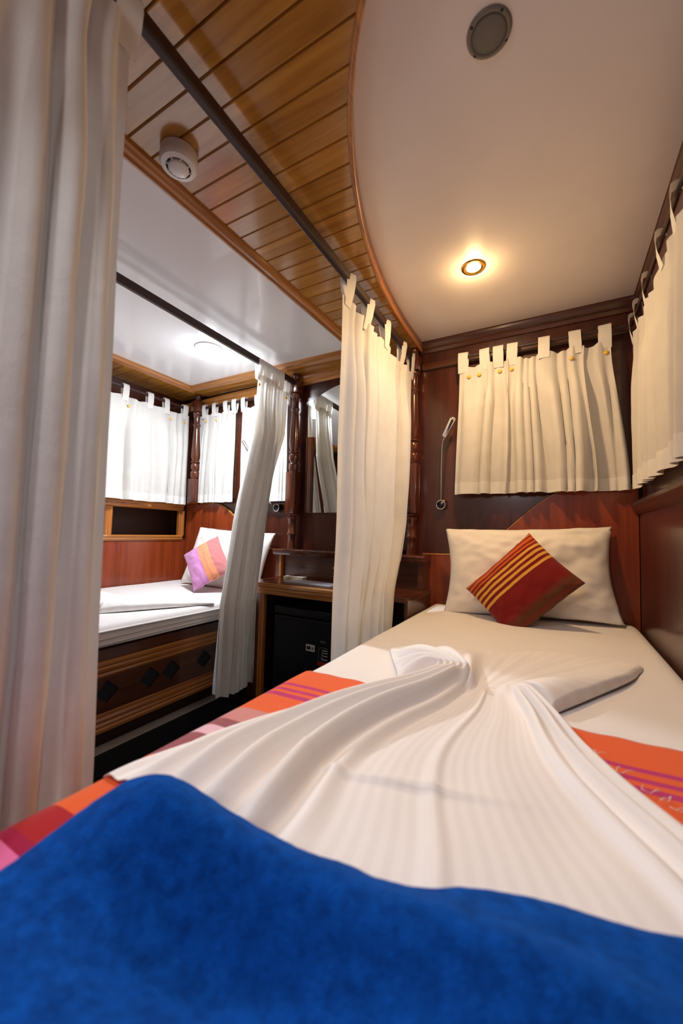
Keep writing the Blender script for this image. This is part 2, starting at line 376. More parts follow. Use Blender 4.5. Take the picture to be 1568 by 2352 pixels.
# left bunk: glossy white recessed panel, mouldings and the plank soffits round it
TX0, TX1, TY = -2.235, -.985, 1.80
struct(obj('ceiling', B(TX0-.05, TX1+.03, YF, TY+.06, ZP+.012, ZP+.03), 'white_gloss'), 'glossy white ceiling panel over the far bunk', 'ceiling')
mould = [(0, 0), (.004, -.008), (.012, -.010), (.016, -.004), (.022, -.006), (.030, -.016), (.040, -.017), (.044, -.010), (.052, -.008), (.056, .004), (.056, .022), (0, .022)]
struct(obj('trim_2', sweep((TX1-.075, YF, ZP), (TX1+.016, TY, ZP), [(u*1.12, v) for u, v in mould], (1, 0, 0), (0, 0, 1)), 'teak_y', None, False), 'long beaded teak moulding between white bunk ceiling and planks', 'trim')
struct(obj('trim_3', sweep((TX0, TY, ZP), (TX1+.05, TY, ZP), mould, (0, 1, 0), (0, 0, 1)), 'teak_x'), 'beaded teak moulding at the head end of the white bunk ceiling', 'trim')
struct(obj('trim_4', sweep((TX0, YF, ZP), (TX0, TY+.056, ZP), mould, (-1, 0, 0), (0, 0, 1)), 'teak_y'), 'beaded teak moulding on the hull side of the white bunk ceiling', 'trim')
ls = struct(obj('ceiling', B(-2.64, TX0-.03, YF, YB, ZP+.010, ZP+.016), 'groove'), 'narrow plank soffit over the far bunk window', 'ceiling')
y = .538-10*PW
while y < 1.97:
    plank(-2.62, TX0-.045, -2.62, TX0-.045, y, min(y+PW, 1.985), ZP, ls); y += PW
bs = struct(obj('ceiling', B(TX0-.03, TX1+.03, TY+.05, YB, ZP+.010, ZP+.016), 'groove'), 'plank soffit above the far headboard', 'ceiling')
for k in range(3):
    plank(TX0-.04, TX1+.03, TX0-.04, TX1+.03, TY+.055+k*.058, TY+.055+(k+1)*.058, ZP, bs)
corn = [(0, 0), (0, -.052), (-.006, -.054), (-.012, -.046), (-.016, -.040), (-.014, -.030), (-.020, -.024), (-.028, -.014), (-.030, -.004), (-.036, 0)]
struct(obj('trim_5', sweep((-2.56, YB, 1.902), (-.66, YB, 1.955), corn, (0, 1, 0), (0, 0, 1)), 'teak_x'), 'teak cornice along the top of the wall behind bunk and desk', 'trim')
struct(obj('trim_6', sweep((-.66, YB, ZW), (XR+.01, YB, ZW), corn, (0, 1, 0), (0, 0, 1)), 'dark'), 'dark cornice above the near bed window', 'trim')
struct(obj('trim_7', sweep((XR+.012, YF, ZW), (XR+.012, YB, ZW), [(u*.55, v) for u, v in corn], (1, 0, 0), (0, 0, 1)), 'dark_y'), 'dark cornice along the hull side of the near bed ceiling', 'trim')
struct(obj('trim_8', sweep((-.63, YB, 1.848), (XR, YB, 1.848), [(0, .018), (-.016, .018), (-.02, .010), (-.02, -.014), (-.016, -.018), (0, -.018)], (0, 1, 0), (0, 0, 1)), 'dark'), 'dark rail behind the curtain tabs over the near bed', 'trim')
struct(obj('trim_9', sweep((-2.42, YB, 1.845), (-1.48, YB, 1.845), [(0, .018), (-.012, .018), (-.014, -.018), (0, -.018)], (0, 1, 0), (0, 0, 1)), 'dark'), 'dark rail behind the curtain tabs over the far headboard', 'trim')

# windows behind the curtains
def window(n, x0, x1, z0, z1, y, label):
    r = thing('window_%d' % n, label, 'window', (0, 0, 0)); r['kind'] = 'structure'
    f = .035
    obj('window_frame', box(box(box(B(x0, x1, y-.014, y, z0, z0+f), x0, x1, y-.014, y, z1-f, z1), x0, x0+f, y-.014, y, z0+f, z1-f), x1-f, x1, y-.014, y, z0+f, z1-f), 'dark', r)
    obj('pane', B(x0+f, x1-f, y-.006, y-.002, z0+f, z1-f), 'glass', r)
window(1, -.40, .24, 1.19, 1.80, YB, 'dark window behind the short curtain at the near bed head')
window(2, -2.34, -1.96, 1.17, 1.80, YB, 'dark window behind the short curtain at the far bunk head')
def side_window(n, x, y0, y1, z0, z1, s, label):
    r = thing('window_%d' % n, label, 'window'); r['kind'] = 'structure'; f = .04; a, b2 = sorted((x, x+s*.014)); p, q = sorted((x+s*.002, x+s*.006))
    obj('window_frame', box(box(box(B(a, b2, y0, y1, z0, z0+f), a, b2, y0, y1, z1-f, z1), a, b2, y0, y0+f, z0+f, z1-f), a, b2, y1-f, y1, z0+f, z1-f), 'dark_y', r)
    obj('pane', B(p, q, y0+f, y1-f, z0+f, z1-f), 'glass', r)
side_window(3, XR+.012, .45, 1.78, 1.17, 1.80, -1, 'dark window behind the curtain on the hull side of the near bed')
side_window(4, XL-.09, .5, 1.9, 1.17, 1.80, 1, 'dark window behind the curtain on the hull side of the far bunk')

# ------------------------------------------------------------------ lights' bodies on the ceiling
t = thing('downlight', 'small glowing warm recessed downlight with a gold rim over the pillow', 'ceiling light', (-.277, 1.488, ZW))
obj('rim', lathe([(.026, -.001), (.032, -.005), (.042, -.005), (.046, -.001), (.046, .0)], 32), 'brass', t, True)
obj('bulb', lathe([(0, -.003), (.02, -.003), (.031, -.001), (.031, .001), (0, .001)], 24), 'lamp_warm', t, True)
t = thing('dome_light', 'round glowing white dome light on the ceiling over the far bunk', 'ceiling light', (-1.68, 1.46, ZP+.012))
obj('dome', lathe([(0, -.022), (.03, -.020), (.055, -.013), (.066, -.004), (.066, 0)], 32), 'lamp_cool', t, True)
obj('collar', lathe([(.066, -.006), (.074, -.005), (.076, 0)], 32), 'plastic', t, True)
t = thing('smoke_detector', 'round white smoke detector on the plank ceiling', 'smoke detector', (-.866, .628, ZP))
obj('body', lathe([(.043, 0), (.046, -.003), (.0475, -.024), (.047, -.032), (.043, -.039), (.031, -.042)], 36), 'plastic', t, True); autosm(COL.objects['body'])
obj('cap', lathe([(.024, -.034), (.026, -.041), (.0255, -.045), (.022, -.048), (0, -.050)], 36), 'plastic', t, True)
obj('vent_ring', lathe([(.031, -.041), (.0305, -.036), (.0245, -.036)], 36), 'slot', t, True)
for k in range(8):
    a = 2*PI*k/8+.3
    bm = B(-.0012, .0012, .0235, .0325, -.0435, -.036)
    bmesh.ops.rotate(bm, verts=bm.verts[:], cent=(0, 0, 0), matrix=Matrix.Rotation(a, 3, 'Z')); obj('rib', bm, 'plastic', t)
t = thing('ceiling_speaker', 'round grey perforated speaker grille in the white ceiling', 'speaker', (-.118, .781, ZW))
obj('grille', lathe([(0, -.006), (.030, -.0055), (.036, -.004), (.036, 0)], 36), 'grille', t, True)
obj('rim', lathe([(.035, -.004), (.037, -.006), (.043, -.004), (.044, 0)], 36), plain('speaker_rim_grey', srgb(120, 112, 100), .5), t, True)
for a in (2.5, .7, 3.9, 5.5):
    obj('screw', lathe([(0, -.0068), (.0022, -.0066), (.003, -.005), (.003, -.002)], 10, mtx=Matrix.Translation((.0395*math.cos(a), .0395*math.sin(a), 0))), 'slot', t, True)

# ------------------------------------------------------------------ turned posts
def post_mesh(zlow):
    K = .001
    bm = bmesh.new()
    def blk(z0, z1, h): box(bm, -h, h, -h, h, z0, z1, .004)
    blk(1.815, 1.895, .029)
    lathe([(0, 1.955), (.014, 1.953), (.021, 1.942), (.023, 1.93), (.019, 1.915), (.013, 1.905), (.024, 1.900), (.026, 1.895), (.02, 1.89)], 24, bm)
    lathe([(.02, 1.817), (.026, 1.812), (.028, 1.803), (.026, 1.795), (.021, 1.79), (.019, 1.783), (.0185, 1.735), (.0205, 1.724), (.024, 1.720), (.024, 1.714), (.0195, 1.706), (.020, 1.68), (.0225, 1.62), (.0255, 1.55), (.0275, 1.50), (.0265, 1.475), (.021, 1.455), (.020, 1.452), (.027, 1.448), (.027, 1.440), (.020, 1.436), (.024, 1.428), (.0275, 1.412), (.0265, 1.395), (.020, 1.383), (.019, 1.378), (.025, 1.373), (.027, 1.362), (.0265, 1.335), (.023, 1.328), (.020, 1.315)], 28, bm)
    if zlow < 1:
        blk(1.059, 1.319, .030)
        lathe([(.021, 1.061), (.027, 1.056), (.027, 1.047), (.021, 1.042), (.026, 1.037), (.026, 1.026), (.021, 1.020), (.021, .95), (.025, .943), (.0265, .936), (.025, .929), (.021, .924), (.0205, .87), (.022, .846), (0, .846)], 28, bm)
    else: blk(zlow, 1.319, .029)
    return bm
PY = 1.948
def post(loc, label, zlow=.846):
    o = obj('turned_post', post_mesh(zlow), 'post'); o.location = loc; autosm(o); o.scale = (1.12, 1.12, 1); return tag(o, label, 'post', 'turned wooden posts')
post((-.666, PY, 0), 'dark turned wooden post at the near bed, beside the reading lamp')
post((-1.437, PY, 0), 'dark turned wooden post on the desk shelf left of the mirror')
post((-2.315, 1.935, -.005), 'shorter turned wooden post in the far corner between two window curtains', 1.135)

# ------------------------------------------------------------------ rods
def rod(p, q, label, sx=.011, sz=.017):
    d = (Vector(q)-Vector(p)).normalized(); side = Vector((d.y, -d.x, 0)); bv = .004
    prof = [(-sx+bv, -sz), (sx-bv, -sz), (sx, -sz+bv), (sx, sz-bv), (sx-bv, sz), (-sx+bv, sz), (-sx, sz-bv), (-sx, -sz+bv)]
    return tag(obj('curtain_rod', sweep(p, q, prof, side, (0, 0, 1)), 'rod'), label, 'curtain rod')
ZR = 1.884
rod((-.666, YF, ZR), (-.666, PY-.028, ZR), 'long dark wooden curtain rod below the planks beside the near bed')
rod((-1.437, YF, ZR), (-1.437, PY-.028, ZR), 'long dark wooden curtain rod under the white bunk ceiling')
rod((-.43, 1.942, 1.842), (XR-.025, 1.942, 1.842), 'thin rod above the near bed head holding the short curtain', .005, .007)
rod((.270, .3, 1.832), (.270, 1.93, 1.832), 'thin rod along the hull wall beside the near bed', .005, .007)
rod((-2.40, .4, 1.842), (-2.40, 1.915, 1.842), 'rod along the hull wall above the far bunk', .006, .009)
rod((-2.375, 1.955, 1.842), (-1.47, 1.955, 1.842), 'rod above the far bunk head between two turned posts', .006, .008)

# ------------------------------------------------------------------ curtains
def curtain(label, ends_top, ends_bot, z_top, z_bot, nrm, pleats, amp, seed, tabs, rod_z, tabw=.035, header=.06, hem=.055, buttons=(), tube_amp=.45, cols=14, rows=44, group=None, gather=None, lean=0, sag=.008, tab_twist=0, curve=None, warp=.5):
    rnd = random.Random(seed); A0, A1 = (Vector((*e, 0)) for e in ends_top); B0, B1 = (Vector((*e, 0)) for e in ends_bot)
    n = Vector((*nrm, 0)); tang = (A1-A0).normalized()
    ph = [rnd.uniform(0, 6.28) for _ in range(6)]; 
    pam = [rnd.uniform(.4, 1.25) for _ in range(pleats+3)]
    zt = z_top if callable(z_top) else (lambda s: z_top)
    zb = z_bot if callable(z_bot) else (lambda s: z_bot)
    W = (A1-A0).length
    def phase(s, t):
        return pleats*s + warp*math.sin(2*PI*s*1.7+ph[0]) + warp*.7*math.sin(2*PI*s*3.9+ph[1]+t*.5) + .10*math.sin(t*4+ph[2]+s*9)
    def top_z(s):
        d = min([abs(s-q) for q in tabs]+[1]) if tabs else 0
        gap = 1/max(1, len(tabs)-1)
        return zt(s) - sag*min(1, (d/(gap*.5)))**1.5
    hs = header
    def env(t, H):
        zz = t*H
        if zz < hs: return tube_amp*(.6+.4*(1-zz/hs)) if hs else 1
        k = min(1, (zz-hs)/(.10+.10*H)); return tube_amp*.6+(1-tube_amp*.6)*sm(k)*(.85+.15*t)
    def pos(s, t, off=0):
        z1 = top_z(s); z0 = zb(s); H = z1-z0
        g = sm(t) if gather is None else interp(gather, t)
        p = A0.lerp(A1, s).lerp(B0.lerp(B1, s), g)
        f = phase(s, t); i = int(max(0, min(pleats+1, math.floor(f+1))))
        am = amp*env(t, H)*(pam[i]*(1-(f-math.floor(f)))+pam[min(i+1, pleats+2)]*(f-math.floor(f)))
        a = 2*PI*f
        wv = math.sin(a)+.30*math.sin(2*a+ph[3])+.22*math.sin(1.37*a+ph[4]+t*1.5)+.10*math.sin(3.3*a+ph[5])
        edge = min(1, min(s, 1-s)*pleats*1.2+.25)
        p = p+n*(am*wv*edge+off+lean*t)+tang*(am*.55*math.cos(a)*edge*(-1))
        p = p+n*(.006*nz(s*pleats*.8, t*3*H, seed)*min(1, t*3))
        if curve: p = p+n*curve(s, t)
        p.z = z1-(H)*t+.003*nz(s*9, seed, t*2)
        return p
    nu = pleats*cols
    root = thing('curtain', label, 'curtain', (0, 0, 0), group)
    obj('cloth', grid(lambda s, t: pos(s, t), nu, rows), 'curtain', root, True)
    Hm = zt(.5)-zb(.5)
    if hem:
        t0 = 1-hem/Hm
        obj('hem', grid(lambda s, t: pos(s, t0+(1.001-t0)*t, .0016), nu, 3), 'hem', root, True)
    # tabs looped over the rod
    rp = (A0+A1)/2
    for q in tabs:
        base = pos(q, hs*.45/Hm); c = A0.lerp(A1, q); ztop = rod_z
        d0 = (base-Vector((c.x, c.y, base.z))).dot(n)
        prof = [(d0+.0025, base.z-.004), (d0*.4+.012, (base.z+ztop)/2), (.0145, ztop-.004), (.012, ztop+.014), (.004, ztop+.0195), (-.004, ztop+.0195), (-.012, ztop+.014), (-.0145, ztop-.004), (-.013+d0*.3, (base.z+ztop)/2), (d0-.003, base.z-.004)]
        tw = rnd.uniform(-1, 1)*.12+tab_twist
        def tp(s, t, prof=prof, c=c, tw=tw, base=base):
            k = t*(len(prof)-1); i = min(int(k), len(prof)-2); u = k-i
            a, z = (prof[i][0]*(1-u)+prof[i+1][0]*u, prof[i][1]*(1-u)+prof[i+1][1]*u)
            ww = (s-.5)*tabw
            hgt = max(0, min(1, (z-base.z)/(ztop-base.z+1e-6)))
            tb = (base-Vector((c.x, c.y, base.z))).dot(tang)
            p = c+n*(a+ww*math.sin(tw*hgt))+tang*(ww*math.cos(tw*hgt)+tb*(1-hgt)); p.z = z
            return p
        obj('tab', grid(tp, 2, 18), 'hem', root, True)
    for q in buttons:
        b0 = pos(q, hs*.85/Hm)
        mt = Matrix.Translation(b0+n*.004) @ n.to_track_quat('Z', 'Y').to_matrix().to_4x4()
        obj('button', lathe([(0, .005), (.005, .0047), (.0085, .0025), (.0095, 0), (.008, -.003)], 16, mtx=mt), 'button', root, True)
    return root
# near curtain at the left edge of the picture
curtain('long white curtain hanging close at the left edge of the picture', [(-.666, -.42), (-.666, .375)], [(-.655, -.50), (-.662, .385)], 1.835, .10, (1, 0), 11, .030, 3, [.02, .18, .34, .5, .66, .82, .985], ZR, tabw=.045, header=.07, cols=16, rows=60, tube_amp=.7, group='long curtains along the beds')
# bundle near the far end of the same rod
curtain('long white curtain hanging between the near bed and the desk', [(-.666, 1.165), (-.666, 1.915)], [(-.652, 1.125), (-.635, 1.575)], lambda s: 1.805-.012*s, .10, (1, 0), 8, .030, 11, [.05, .28, .51, .80, .985], ZR, tabw=.042, header=.06, cols=16, rows=60, sag=.02, tab_twist=.35, tube_amp=.5, gather=[(0, 0), (.25, .06), (.47, .24), (.56, .5), (.64, .88), (.72, 1), (1, 1)], group='long curtains along the beds')
# bundle at the far bunk
curtain('long white curtain gathered beside the far bunk and the desk', [(-1.437, 1.595), (-1.437, 1.80)], [(-1.385, 1.325), (-1.385, 1.575)], 1.815, .175, (1, 0), 4, .036, 22, [.06, .24, .42, .6, .78, .95], ZR, tabw=.04, header=.06, cols=18, rows=60, buttons=(.12, .5), tube_amp=.6, gather=[(0, 0), (.2, .1), (.5, .62), (.75, .95), (1, 1)], hem=.075, group='long curtains along the beds')
curtain('narrow white curtain panel swept back beside the post of the far bunk', [(-1.468, 1.80), (-1.462, 1.905)], [(-1.475, 1.60), (-1.475, 1.69)], 1.815, .70, (1, 0), 3, .016, 25, [.85], ZR, tabw=.035, header=.05, cols=16, rows=40, buttons=(.8,), gather=[(0, 0), (.25, .1), (.45, .45), (.7, .85), (1, 1)], hem=.05, group='long curtains along the beds')
# short window curtains
curtain('short white tab curtain over the window at the near bed head', [(-.425, 1.938), (.20, 1.938)], [(-.445, 1.936), (.258, 1.936)], 1.79, 1.152, (0, -1), 8, .027, 31, [.03, .19, .29, .39, .60, .79, .965], 1.842, tabw=.046, header=.062, buttons=(.07, .15, .30, .39, .77, .97), cols=16, sag=.014, warp=.8, group='short window curtains')
curtain('short white tab curtain on the hull window beside the near bed', [(.268, 1.89), (.268, .55)], [(.268, 1.905), (.268, .50)], lambda s: 1.765+.006*math.sin(s*20), 1.15, (-1, 0), 14, .016, 37, [.01, .09, .215, .37, .50, .64, .78, .92], 1.832, tabw=.035, header=.06, cols=14, sag=.02, tab_twist=.25, group='short window curtains')
curtain('short white tab curtain on the hull window beside the far bunk', [(-2.395, .62), (-2.395, 1.925)], [(-2.395, .60), (-2.395, 1.93)], 1.79, 1.128, (1, 0), 14, .024, 41, [.02, .12, .24, .36, .48, .625, .755, .85, .97], 1.842, tabw=.042, header=.07, buttons=(.48, .65, .88, .97), cols=14, sag=.012, group='short window curtains')
curtain('short white tab curtain left of the lamp at the far bunk head', [(-2.355, 1.95), (-1.945, 1.95)], [(-2.375, 1.95), (-1.94, 1.95)], 1.79, 1.142, (0, -1), 6, .020, 43, [.04, .25, .5, .77, .97], 1.842, tabw=.04, header=.06, buttons=(.3, .55), cols=16, sag=.012, group='short window curtains')
curtain('short white tab curtain beside the post at the far bunk head', [(-1.885, 1.95), (-1.50, 1.95)], [(-1.885, 1.95), (-1.49, 1.95)], 1.79, 1.14, (0, -1), 6, .014, 47, [.03, .35, .68, .97], 1.842, tabw=.04, header=.06, cols=16, sag=.012, group='short window curtains')

# ------------------------------------------------------------------ near bed
BZ = .61
bp_ = thing('bed_platform', 'mahogany platform under the near mattress', 'bed', (0, 0, 0))
obj('side_panel', B(-.548, -.528, -.30, 1.96, .06, .34, .003), 'dark_y', bp_)
obj('base', B(-.528, XR-.004, -.30, 1.96, 0, .343), 'dark_y', bp_)
X0, X1, Y0b, Y1b = -.558, XR-.006, -.32, 1.968
def rnd_edge(d, R): return 0 if d >= R else R-math.sqrt(max(0, R*R-(R-d)**2))
def mat_top(x, y):
    """height of the made bed's surface"""
    z = BZ - rnd_edge(max(0, x-X0), .045) - rnd_edge(max(0, X1-x), .03) - rnd_edge(max(0, Y1b-y), .03)
    z += .003*nz(x*5, y*4, 3)-.006*sm((x-.1)/.2)
    return z
def mattress(X0, X1, Y0b, Y1b, z0, ztop, bm, R=.045, nu=80, nv=120):
    # cross-section path across x: down the left side, over the top, down the right side
    path = []
    H = ztop-z0
    for k in range(7): path.append((X0, z0+(H-R)*k/6))
    for k in range(1, 9): a = PI/2*k/8; path.append((X0+R-R*math.cos(a), ztop-R+R*math.sin(a)))
    n = 40
    for k in range(1, n): path.append((X0+R+(X1-X0-2*R)*k/n, ztop))
    for k in range(0, 9): a = PI/2*k/8; path.append((X1-R+R*math.sin(a), ztop-R+R*math.cos(a)))
    for k in range(1, 7): path.append((X1, ztop-R-(H-R)*k/6))
    return path
pth = mattress(X0, X1, Y0b, Y1b, .345, BZ, None)
def mfn(path, y0, y1, R, ztop, waves=.0):
    def f(u, v):
        k = u*(len(path)-1); i = min(int(k), len(path)-2); t = k-i
        x = path[i][0]*(1-t)+path[i+1][0]*t; z = path[i][1]*(1-t)+path[i+1][1]*t
        yy = y0+(y1-y0)*v; d = min(yy-y0, y1-yy)
        top = z-rnd_edge(d, R) if z > ztop-.06 else z
        x += .003*nz(yy*6, z*8, 1)*(1 if z < ztop-.03 else 0)
        return (x, yy, top+.0025*nz(x*6, yy*5, 3))
    return f
bm = grid(mfn(pth, Y0b, Y1b, .035, BZ), len(pth)-1, 120)
tag(obj('mattress', bm, 'sheet', None, True), 'thick mattress in a white fitted sheet on the near bed', 'mattress')
# striped runner laid over the sheet
rp_ = [(x-.004 if i < 8 else x, z if i < 8 else z) for i, (x, z) in enumerate(pth) if z > .40 or i < 2]
rpath = []
for i, (x, z) in enumerate(pth):
    if i < 2 or i > len(pth)-6: continue
    nx = -1 if i < 7 else (0 if x > X0+.045 else -(1-(x-X0)/.045)); 
    rpath.append((x+.0045*nx, z+.0045*(1 if z > BZ-.03 else .3)))
def rfn(u, v):
    k = u*(len(rpath)-1); i = min(int(k), len(rpath)-2); t = k-i
    x = rpath[i][0]*(1-t)+rpath[i+1][0]*t; z = rpath[i][1]*(1-t)+rpath[i+1][1]*t
    yy = -.25+(1.05+.03*(x+.56))*v
    return (x, yy+.002*math.sin(x*90)*v, z+.0025*nz(x*6, yy*5, 3)+.0012*nz(x*14, yy*14, 8))
o = tag(obj('bed_runner', grid(rfn, len(rpath)*2, 120), 'runner', None, True), 'orange bed runner with magenta, mauve and pink stripes across the near bed', 'bed runner')
mod = o.modifiers.new('thick', 'SOLIDIFY'); mod.thickness = .0016; mod.offset = 1

# headboards
def headboard(name, pts, label):
    r = thing(name, label, 'headboard')
    obj('panel', extrude_poly(pts, 'y', YB-.022, YB-.001), 'veneer_red', r)
    top = [p for p in pts if p[1] > .7]
    bm = bmesh.new(); rings = []
    for i, p in enumerate(top):
        a = Vector(top[max(i-1, 0)]); c = Vector(top[min(i+1, len(top)-1)]); tt = (c-a).normalized(); nn = Vector((-tt.y, tt.x)); nn = nn if nn.y > 0 or abs(nn.y) < .01 else -nn
        rings.append([bm.verts.new((p[0]+nn.x*u, YB-v, p[1]+nn.y*u)) for u, v in ((0, .001), (.004, .001), (.006, .008), (.006, .017), (.003, .0235), (0, .0235))])
    for a, c in zip(rings, rings[1:]):
        for j in range(6): bm.faces.new((a[j], a[(j+1) % 6], c[(j+1) % 6], c[j]))
    obj('edge_strip', bm, 'teak_x', r, True)
    return r
hb = [(-.615, .40), (-.615, .848), (-.50, .850), (-.42, .855)]
for k in range(1, 25):
    t_ = k/24; hb.append((-.42+.50*t_, .855+.317*sm(t_)**1.0))
hb += [(.20, 1.172), (XR-.002, 1.172), (XR-.002, .40)]
headboard('headboard', hb, 'red veneered headboard rising in a curve behind the white pillow')
hb = [(-2.44, .40), (-2.44, 1.137), (-2.16, 1.137)]
for k in range(1, 25):
    t_ = k/24; hb.append((-2.16+.56*t_, 1.137-.305*sm(t_)))
hb += [(-1.49, .830), (-1.49, .40)]
headboard('headboard', hb, 'red veneered headboard dropping in a curve behind the far bunk pillow')

# pillows and cushions
def pillow_bm(W, H, T, nu=56, nv=44, seed=1, pinch=.06, wr=.006, ears=.0, p=2.6):
    bm = bmesh.new()
    def side(sg):
        def f(u, v):
            a, c = 2*u-1, 2*v-1
            a = math.copysign(abs(a)**.8, a); c = math.copysign(abs(c)**.8, c)
            px = 1-pinch*(1-c*c)*0; 
            x = a*W/2*(1-pinch*(1-abs(c)**2)*abs(a)**3); z = c*H/2*(1-pinch*.7*(1-abs(a)**2)*abs(c)**3)
            th = T/2*((1-abs(a)**p)**.62)*((1-abs(c)**p)**.62)
            w_ = wr*(nz(a*3.1+seed, c*3.1, seed)+.6*nz(a*7, c*7+seed, 2))*(1-max(abs(a), abs(c))**6)
            # pull creases towards the corners
            cr = .5*wr*math.sin(14*(a*c)+seed)*(abs(a*c))**1.2*(1-max(abs(a), abs(c))**8)
            return (x, sg*(th+(w_+cr)*(1 if th > .004 else .3)), z+.004*nz(a*4, sg, seed+c))
        return f
    grid(side(-1), nu, nv, bm); grid(side(1), nu, nv, bm)
    bmesh.ops.remove_doubles(bm, verts=bm.verts[:], dist=.0012)
    return bm
def frame(o, loc, xdir, zdir):
    x = Vector(xdir).normalized(); z = Vector(zdir); z = (z-x*z.dot(x)).normalized(); y = z.cross(x)
    o.matrix_world = Matrix(((x.x, y.x, z.x, loc[0]), (x.y, y.y, z.y, loc[1]), (x.z, y.z, z.z, loc[2]), (0, 0, 0, 1)))
pl = tag(obj('pillow', pillow_bm(.675, .40, .16, seed=4, pinch=.08, wr=.013), 'pillow', None, True), 'plump white pillow propped against the near headboard', 'pillow')
frame(pl, (-.125, 1.86, .803), (.655, .075, .02), (0, .13, .39))
cu = tag(obj('cushion', pillow_bm(.345, .275, .10, seed=9, pinch=.05, wr=.005), 'cushion', None, True), 'dark red cushion with yellow and orange stripes against the near pillow', 'cushion')
frame(cu, (-.128, 1.70, .757), (.245, .03, .245), (-.22, .10, .20))
pl2 = tag(obj('pillow', pillow_bm(.66, .40, .15, seed=14, pinch=.06, wr=.008), 'pillow', None, True), 'white pillow standing behind the pink cushion on the far bunk', 'pillow')
frame(pl2, (-1.905, 1.875, .762), (.66, .03, -.03), (-.02, .13, .36))
cu2 = tag(obj('cushion', pillow_bm(.245, .345, .10, seed=19, pinch=.06, wr=.007), 'cushion_pink', None, True), 'pink and orange striped cushion on the far bunk', 'cushion')
frame(cu2, (-1.893, 1.70, .748), (.125, .10, .10), (-.25, .13, .2))

# ------------------------------------------------------------------ folded white top sheet on the near bed, spread like a fan with a pinched waist
def lerp2(a, b2, t): return (a[0]+(b2[0]-a[0])*t, a[1]+(b2[1]-a[1])*t)
LV = [(0, -.538), (.06, -.53), (.2, -.508), (.32, -.488), (.45, -.452), (.6, -.392), (.78, -.308), (.92, -.25), (1, -.232)]
LY = [(0, .322), (.06, .345), (.2, .392), (.32, .44), (.45, .518), (.6, .625), (.78, .743), (.92, .83), (1, .865)]
RV = [(0, .27), (.12, .235), (.2, .20), (.32, .14), (.45, .085), (.6, .045), (.78, .005), (.92, -.038), (1, -.055)]
RY = [(0, .36), (.12, .42), (.2, .48), (.32, .57), (.45, .645), (.6, .71), (.78, .79), (.92, .87), (1, .905)]
def sk(u, v):
    a = (interps(LV, v), interps(LY, v)); c = (interps(RV, v), interps(RY, v))
    # pleats crowd to the left near the waist
    x, y_ = lerp2(a, c, u)
    y_ -= .03*math.sin(PI*u)*(1-v)
    wv = v**1.5
    left = 1-sm((u-.30)/.10); right = sm((u-.80)/.08)
    h = .006
    h += left*(.050*wv+.016*(1-v)*sm(v*4))
    pl_l = math.sin(2*PI*(5.0*(u/.36)**.85)+.6*math.sin(3*v))
    h += left*(.019*(.35+.65*math.sin(PI*min(1, v*1.02)**.8))*pl_l + .002*math.sin(2*PI*11*u+2*v)*wv)
    h += (1-left)*(1-right)*(.0006*math.sin(2*PI*9*u)*(.4+.6*wv)+.005*math.exp(-((u-.56)/.014)**2)+ .004*wv*math.sin(PI*(u-.3)/.5 if .3 < u < .8 else 0))
    h += right*(.020*wv+.009)*(.6+.7*math.sin(2*PI*3.2*(u-.8)/.2+1+v*2))
    # transverse crease
    cv = .33+.05*(u-.4)
    h += .009*math.exp(-((v-cv)/.010)**2)*math.exp(-((u-.50)/.16)**2)
    h += .004*nz(x*9, y_*9, 5)*(1-.5*wv)
    h *= .35+.65*sm(u/.16)
    e = min(1, u/.03, (1-u)/.03); h = h*e+.003
    return (x, y_, mat_top(x, y_)+.0065+max(.001, h))
WL, WR_ = (-.232, .862), (-.055, .905)
OUT = [(-.325, .868), (-.352, .93), (-.395, 1.01), (-.425, 1.09), (-.36, 1.125), (-.25, 1.165), (-.13, 1.235), (-.035, 1.295), (.09, 1.325), (.19, 1.315), (.172, 1.22), (.14, 1.135), (.06, .985), (-.01, .86)]
def outer(u):
    k = u*(len(OUT)-1); i = min(int(k), len(OUT)-2); t = k-i
    g = lambda j: OUT[max(0, min(len(OUT)-1, j))]
    return tuple(.5*((2*g(i)[j])+(-g(i-1)[j]+g(i+1)[j])*t+(2*g(i-1)[j]-5*g(i)[j]+4*g(i+1)[j]-g(i+2)[j])*t*t+(-g(i-1)[j]+3*g(i)[j]-3*g(i+1)[j]+g(i+2)[j])*t**3) for j in (0, 1))
def fan(u, r):
    a = lerp2(WL, WR_, u); o_ = outer(u); x, y_ = lerp2(a, o_, r)
    leftw = 1-sm((u-.36)/.10); rightw = sm((u-.66)/.12)
    h = .006+(.010+.024*leftw)*(1-r)**1.5
    h += leftw*(.004+.036*abs(math.sin(PI*5.6*(u/.42)))**.8)*math.sin(PI*min(1, .22+r*.8))*.95
    h += (1-leftw)*(1-rightw)*(.0018*math.sin(2*PI*16*u)*math.sin(PI*r)+.005*math.sin(PI*r))
    h += rightw*(.034*math.sin(PI*min(1, .2+.62*r))*(.55+.45*sm((u-.8)/.15)))
    h += .004*nz(x*12, y_*12, 2)*r
    e = min(1, (1-r)/.05); e2 = min(1, u/.012, (1-u)/.012)
    h = h*(.12+.88*math.sqrt(max(0, e)))*(.1+.9*math.sqrt(max(0, e2)))
    return (x, y_, mat_top(x, y_)+.004+max(.0015, h))
def skz(u, v):
    p = sk(u, v)
    if v > .9:  # meet the fan at the waist
        q = fan(u, 0); k = sm((v-.9)/.1); return (p[0], p[1], p[2]*(1-k)+q[2]*k)
    return p
